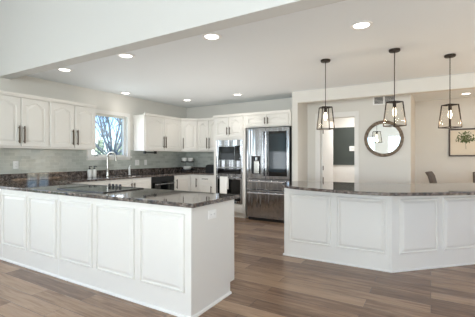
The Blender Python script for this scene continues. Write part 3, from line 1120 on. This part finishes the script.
# ================================================================== LAMPS
def pendant(label, x, y, yaw, first=None):
    g = 'bronze pendant lamps above the island'
    if first:
        return copy_thing(first, (x, y, ZC), R(yaw), label, g)
    t = thing('pendant_lamp', label, 'lamp', (x, y, ZC), R(yaw), g)
    MB().lathe([(0, 0), (0.062, 0), (0.062, -0.018), (0.056, -0.026), (0.012, -0.028), (0, -0.034)], 28).build('canopy', M['bronze'], t, smooth=True)
    zt, zb = 1.925 - ZC, 1.647 - ZC
    MB().tube([(0, 0, -0.03), (0, 0, zt + 0.005)], 0.0048, 8).build('cord', M['bronze'], t)
    a, b, w = 0.062, 0.085, 0.010
    mb = MB()
    cs = ((-1, -1), (1, -1), (1, 1), (-1, 1))
    for i, (sx, sy) in enumerate(cs):
        nx, ny = cs[(i + 1) % 4]
        mb.bar((sx * a, sy * a, zt), (sx * b, sy * b, zb), w)
        mb.bar((sx * a, sy * a, zt), (nx * a, ny * a, zt), w)
        mb.bar((sx * b, sy * b, zb), (nx * b, ny * b, zb), w)
    mb.bar((-a, 0, zt), (a, 0, zt), w)
    mb.bar((0, -a, zt), (0, a, zt), w)
    mb.build('frame', M['bronze'], t)
    for i, (sx, sy) in enumerate(cs):
        nx, ny = cs[(i + 1) % 4]
        f = 0.97
        vs = [(sx * a * f, sy * a * f, zt - 0.006), (nx * a * f, ny * a * f, zt - 0.006), (nx * b * f, ny * b * f, zb + 0.006), (sx * b * f, sy * b * f, zb + 0.006)]
        vs += [(p[0] * 0.97, p[1] * 0.97, p[2]) for p in vs]
        MB().add(vs, [(0, 1, 2, 3), (7, 6, 5, 4), (0, 4, 5, 1), (1, 5, 6, 2), (2, 6, 7, 3), (3, 7, 4, 0)]).build('glass_pane', M['lamp_pane'], t)
    MB().lathe([(0, zt), (0.016, zt), (0.019, zt - 0.02), (0.019, zt - 0.065), (0, zt - 0.065)], 18).build('socket', M['bronze'], t, smooth=True)
    MB().lathe([(0, zt - 0.062), (0.012, zt - 0.066), (0.015, zt - 0.085), (0.024, zt - 0.115), (0.020, zt - 0.145), (0.009, zt - 0.165), (0, zt - 0.172)], 18).build('bulb', M['filament'], t, smooth=True)
    return t


k_ = 1.255 / 1.235
p0 = pendant('bronze framed pendant lamp above the left end of the island', -1.157 * k_, 4.169 * k_, 36)
pendant('bronze framed pendant lamp above the island bend, in front of the round mirror', -0.361 * k_, 4.165 * k_, 50, p0)
pendant('bronze framed pendant lamp above the right wing of the island', 0.199 * k_, 4.731 * k_, 40, p0)
for x, y in ((-1.175, 4.236), (-0.367, 4.232), (0.202, 4.807)):
    d = bpy.data.lights.new('pendant_glow', 'POINT')
    d.energy = 3
    d.color = (1, 0.82, 0.6)
    d.shadow_soft_size = 0.03
    o = bpy.data.objects.new('pendant_glow', d)
    o.location = (x, y, 1.70)
    COL.objects.link(o)


def recessed(label, x, y, first=None, power=3.5):
    g = 'recessed ceiling lights'
    if first:
        t = copy_thing(first, (x, y, ZC), 0, label, g)
    else:
        t = thing('recessed_light', label, 'lamp', (x, y, ZC), 0, g)
        MB().lathe([(0.070, -0.001), (0.105, -0.001), (0.105, -0.006), (0.095, -0.010), (0.078, -0.010), (0.070, -0.004), (0.070, -0.001)], 32).build('trim_ring', M['white_plastic'], t, smooth=True)
        MB().lathe([(0, -0.001), (0.070, -0.001), (0.070, -0.005), (0, -0.007)], 32).build('lens', M['lens'], t)
    d = bpy.data.lights.new('downlight', 'SPOT')
    d.energy = power
    d.spot_size = R(125)
    d.spot_blend = 0.8
    d.shadow_soft_size = 0.07
    d.color = (1, 0.93, 0.84)
    o = bpy.data.objects.new('downlight', d)
    o.location = (x, y, ZC - 0.02)
    COL.objects.link(o)
    return t


r0 = recessed('round recessed ceiling light nearest the left wall behind the header', -4.458 * k_, 2.750 * k_)
for lb, x, y in (('round recessed ceiling light second from left along the header', -3.198, 2.750),
                 ('round recessed ceiling light third from left along the header, above peninsula end', -1.934, 2.760),
                 ('largest looking recessed ceiling light at top right of the kitchen ceiling', -0.560, 3.234),
                 ('small recessed ceiling light near the far left corner of the kitchen', -4.558, 5.573),
                 ('small recessed ceiling light in front of the oven tower', -3.296, 5.589),
                 ('small recessed ceiling light close to the wall above the kitchen window', -5.082, 4.359),
                 ('recessed ceiling light in the dining room behind the bulkhead', 0.588, 7.761)):
    recessed(lb, x * k_, y * k_, r0, 9 if 5 < y < 6 else 3.5)

# ================================================================== WALL PIECES
t = thing('air_vent', 'white louvred air vent on the wall above the round mirror', 'vent', (-0.745, YB, 2.335))
MB().slab([-0.19, -0.165, -0.012, 0.012, 0.165, 0.19], [-0.085, -0.062, 0.062, 0.085], lambda i, j: not (i in (1, 3) and j == 1), -0.012, -0.001, XYZ_Y).build('frame', M['white_plastic'], t, bevel=0.002)
MB().box(-0.165, 0.165, -0.003, -0.001, -0.062, 0.062).build('duct', M['shadow_gap'], t)
for zz in [-0.047 + 0.0235 * i for i in range(5)]:
    MB().add([(-0.165, -0.011, zz - 0.003), (0.165, -0.011, zz - 0.003), (0.165, -0.004, zz + 0.005), (-0.165, -0.004, zz + 0.005),
              (-0.165, -0.0095, zz - 0.005), (0.165, -0.0095, zz - 0.005), (0.165, -0.0035, zz + 0.003), (-0.165, -0.0035, zz + 0.003)],
             [(0, 1, 2, 3), (7, 6, 5, 4), (0, 4, 5, 1), (1, 5, 6, 2), (2, 6, 7, 3), (3, 7, 4, 0)]).build('slat', M['white_plastic'], t)

t = thing('wall_mirror', 'round mirror in a weathered wood frame on the wall behind the island', 'mirror', (-0.752, YB, 1.622))
def weathered():
    m = mat('weathered_wood', srgb(120, 104, 88), 0.6)
    n = N(m)
    tc = n.new('ShaderNodeTexCoord')
    noi = n.new('ShaderNodeTexNoise', Scale=24.0, Detail=5.0)
    n.link(tc.outputs['Object'], noi.inputs['Vector'])
    r = n.ramp([(0.3, srgb(84, 70, 58)), (0.7, srgb(146, 130, 112))])
    n.link(noi.outputs[0], r.inputs[0])
    n.link(r.outputs[0], n.p.inputs['Base Color'])
    return m
MB().lathe([(0.275, -0.002), (0.335, -0.002), (0.335, -0.028), (0.325, -0.036), (0.285, -0.036), (0.275, -0.026), (0.275, -0.002)], 64, axis='y').build('frame', weathered(), t, smooth=True)
MB().lathe([(0, -0.012), (0.276, -0.012), (0.276, -0.003), (0, -0.003)], 64, axis='y').build('glass', M['mirror'], t)

# dark panel and switch in the room beyond the doorway
o = MB().box(-2.165, -1.05, YD - 0.055, YD - 0.031, 1.085, 2.02).build('wall_panel', M['slate'], bevel=0.003)
tag(o, 'dark slate grey rectangular panel on the far wall seen through the doorway', 'panel')
t = thing('wall_control', 'small white control box on the dark panel seen through the doorway', 'switch', (-1.66, YD - 0.056, 1.49))
MB().box(-0.075, 0.075, -0.02, 0, -0.06, 0.06).build('housing', M['white_plastic'], t, bevel=0.004)
MB().box(-0.03, 0.03, -0.022, -0.0195, -0.02, 0.025).build('display', M['wall'], t)

# botanical picture in the dining room
px0, px1, pz0, pz1 = 0.33, 0.93, 1.295, 1.888
t = thing('framed_picture', 'dark framed picture of a green leafy sprig on the dining room wall', 'picture', ((px0 + px1) / 2, YD, (pz0 + pz1) / 2))
hw, hh = (px1 - px0) / 2, (pz1 - pz0) / 2
MB().slab([-hw, -hw + 0.03, hw - 0.03, hw], [-hh, -hh + 0.03, hh - 0.03, hh], lambda i, j: not (i == 1 and j == 1), -0.03, -0.002, XYZ_Y).build('frame', M['dark_frame'], t, bevel=0.002)
MB().box(-hw + 0.03, hw - 0.03, -0.012, -0.004, -hh + 0.03, hh - 0.03).build('paper', M['paper'], t)
mb = MB()
rnd = random.Random(3)
stem = [((0.01, -0.0135, -0.14), (0.0, -0.0135, 0.02))]
for k in range(11):
    a = R(8 + 16.4 * k)
    stem.append(((0.0, -0.0135, 0.0), (0.155 * math.cos(a), -0.0135, 0.02 + 0.20 * math.sin(a))))
for a, b in stem:
    mb.bar(a, b, 0.006, 0.002)
for (a, b) in stem[1:]:
    for q in range(13):
        f = 0.12 + 0.075 * q
        cx_ = a[0] + (b[0] - a[0]) * f + rnd.uniform(-.022, .022)
        cz_ = a[2] + (b[2] - a[2]) * f + rnd.uniform(-.022, .022)
        an, ln = rnd.uniform(0, 6.28), rnd.uniform(.016, .028)
        ux, uz = math.cos(an) * ln, math.sin(an) * ln
        yq = -0.0135 - rnd.uniform(0, .001)
        mb.add([(cx_ - ux, yq, cz_ - uz), (cx_ + uz * .45, yq, cz_ - ux * .45), (cx_ + ux, yq, cz_ + uz), (cx_ - uz * .45, yq, cz_ + ux * .45)], [(0, 1, 2, 3)])
mb.build('pressed_sprig', M['leaf'], t)


# dining chairs
def dining_chair(label, x, y, rz):
    t = thing('dining_chair', label, 'chair', (x, y, 0), R(rz), 'grey upholstered dining chairs')
    MB().box(-0.24, 0.24, -0.24, 0.24, 0.40, 0.50).build('seat', M['chair'], t, bevel=0.03, seg=3)
    # curved back, rising at +y and rolling backwards at the top
    pr = [(0.20, 0.42), (0.225, 0.60), (0.25, 0.78), (0.285, 0.92), (0.335, 1.00)]
    th = 0.055
    vs, fs = [], []
    nx = 7
    for (yy, zz) in pr:
        for i in range(nx):
            u = -1 + 2 * i / (nx - 1)
            vs.append((u * 0.235, yy - 0.035 * u * u, zz))
    m = len(pr) * nx
    vs += [(p[0], p[1] + th, p[2] - 0.012) for p in vs]
    for i in range(len(pr) - 1):
        for j in range(nx - 1):
            a = i * nx + j
            fs.append((a, a + 1, a + nx + 1, a + nx))
            fs.append((m + a, m + a + nx, m + a + nx + 1, m + a + 1))
    for j in range(nx - 1):
        for i in (0, len(pr) - 1):
            a = i * nx + j
            fs.append((a, m + a, m + a + 1, a + 1))
    for i in range(len(pr) - 1):
        for j in (0, nx - 1):
            a = i * nx + j
            fs.append((a, a + nx, m + a + nx, m + a))
    MB().add(vs, fs).build('backrest', M['chair'], t, bevel=0.015, smooth=True)
    for sx, sy in ((-1, -1), (1, -1), (-1, 1), (1, 1)):
        MB().bar((sx * 0.19, sy * 0.19, 0.405), (sx * 0.215, sy * 0.23, 0.0), 0.035).build('leg', M['dark_frame'], t)
dining_chair('grey upholstered dining chair with curved back left of the framed picture', 0.29, 7.42, 82)
dining_chair('grey upholstered dining chair cut off by the right edge of the photo', 0.93, 7.45, 0)

# ================================================================== OUTSIDE THE KITCHEN WINDOW
struct('ground_outside', MB().box(-40, XL - 0.15, -8, 40, -0.6, -0.5), M['lawn'])


def bare_tree(label, x, y, fork, n, seed, r0=0.12, reach=3.2):
    """upright trunk that forks into a fan of long rising branches with twigs"""
    rnd = random.Random(seed)
    t = thing('bare_tree', label, 'tree', (x, y, -0.5))
    MB().tube([(0, 0, 0), (0.02, 0.0, fork * 0.5), (0.0, 0.03, fork + 0.05)], [r0 * 1.2, r0, r0 * 0.85], 9).build('trunk', M['bark'], t, smooth=True)
    mb = MB()

    def limb(p, d, ln, r, depth):
        pts, rads = [p.copy()], [r]
        for i in range(6):
            d = (d + Vector((rnd.uniform(-.12, .12), rnd.uniform(-.12, .12), rnd.uniform(-.02, .12)))).normalized()
            p = p + d * ln / 6
            pts.append(p.copy())
            rads.append(r * (1 - 0.11 * (i + 1)))
        mb.tube(pts, rads, 6)
        if depth < 3:
            for i in range(2, 7):
                for _ in range(1 if depth else 2):
                    ax = Vector((rnd.uniform(-1, 1), rnd.uniform(-1, 1), rnd.uniform(-0.3, 0.7)))
                    limb(pts[i], (d * 0.7 + ax * 0.7).normalized(), ln * rnd.uniform(.35, .55), max(r * 0.48, 0.012), depth + 1)
    for k in range(n):
        a = 6.283 * k / n + rnd.uniform(-.3, .3)
        tilt = rnd.uniform(0.35, 1.15)
        limb(Vector((0, 0, fork - rnd.uniform(0, .3))), Vector((math.cos(a) * math.sin(tilt), math.sin(a) * math.sin(tilt), math.cos(tilt))), reach * rnd.uniform(.7, 1), r0 * rnd.uniform(.35, .55), 1)
    mb.build('branches', M['bark'], t, smooth=True)


bare_tree('bare grey tree with spreading branches outside the kitchen window', -11.7, 9.35, 1.85, 16, 5, 0.09)
bare_tree('slimmer bare tree standing outside at the right side of the window', -21.9, 18.4, 4.6, 6, 9, 0.11, 2.2)


def shrub(label, x, y, w, h, seed):
    rnd = random.Random(seed)
    t = thing('shrub', label, 'shrub', (x, y, -0.5), 0, 'pale shrubs outside the window')
    mb = MB()
    for i in range(900):
        a, u = rnd.uniform(0, 6.283), rnd.uniform(0, 1)
        rr = w * math.sqrt(rnd.uniform(0.1, 1)) * (1 - u * u * 0.75)
        c = Vector((rr * math.cos(a), rr * math.sin(a), 0.15 + u * h))
        d1 = Vector((rnd.uniform(-1, 1), rnd.uniform(-1, 1), rnd.uniform(-1, 1))).normalized() * 0.11
        d2 = d1.cross(Vector((rnd.uniform(-1, 1), rnd.uniform(-1, 1), 1))).normalized() * 0.05
        mb.add([c - d1, c + d2, c + d1, c - d2], [(0, 1, 2, 3)])
    mb.build('foliage', M['shrub'], t)
    s = MB()
    for k in range(6):
        a = k * 1.05
        s.tube([(0, 0, 0), (w * .4 * math.cos(a), w * .4 * math.sin(a), h * .7)], 0.02, 5)
    s.build('stems', M['bark'], t)


shrub('pale green shrub outside, left one in the kitchen window view', -18.2, 13.6, 0.55, 2.7, 1)
shrub('pale green shrub outside, right one in the kitchen window view', -17.2, 14.3, 0.45, 2.5, 2)
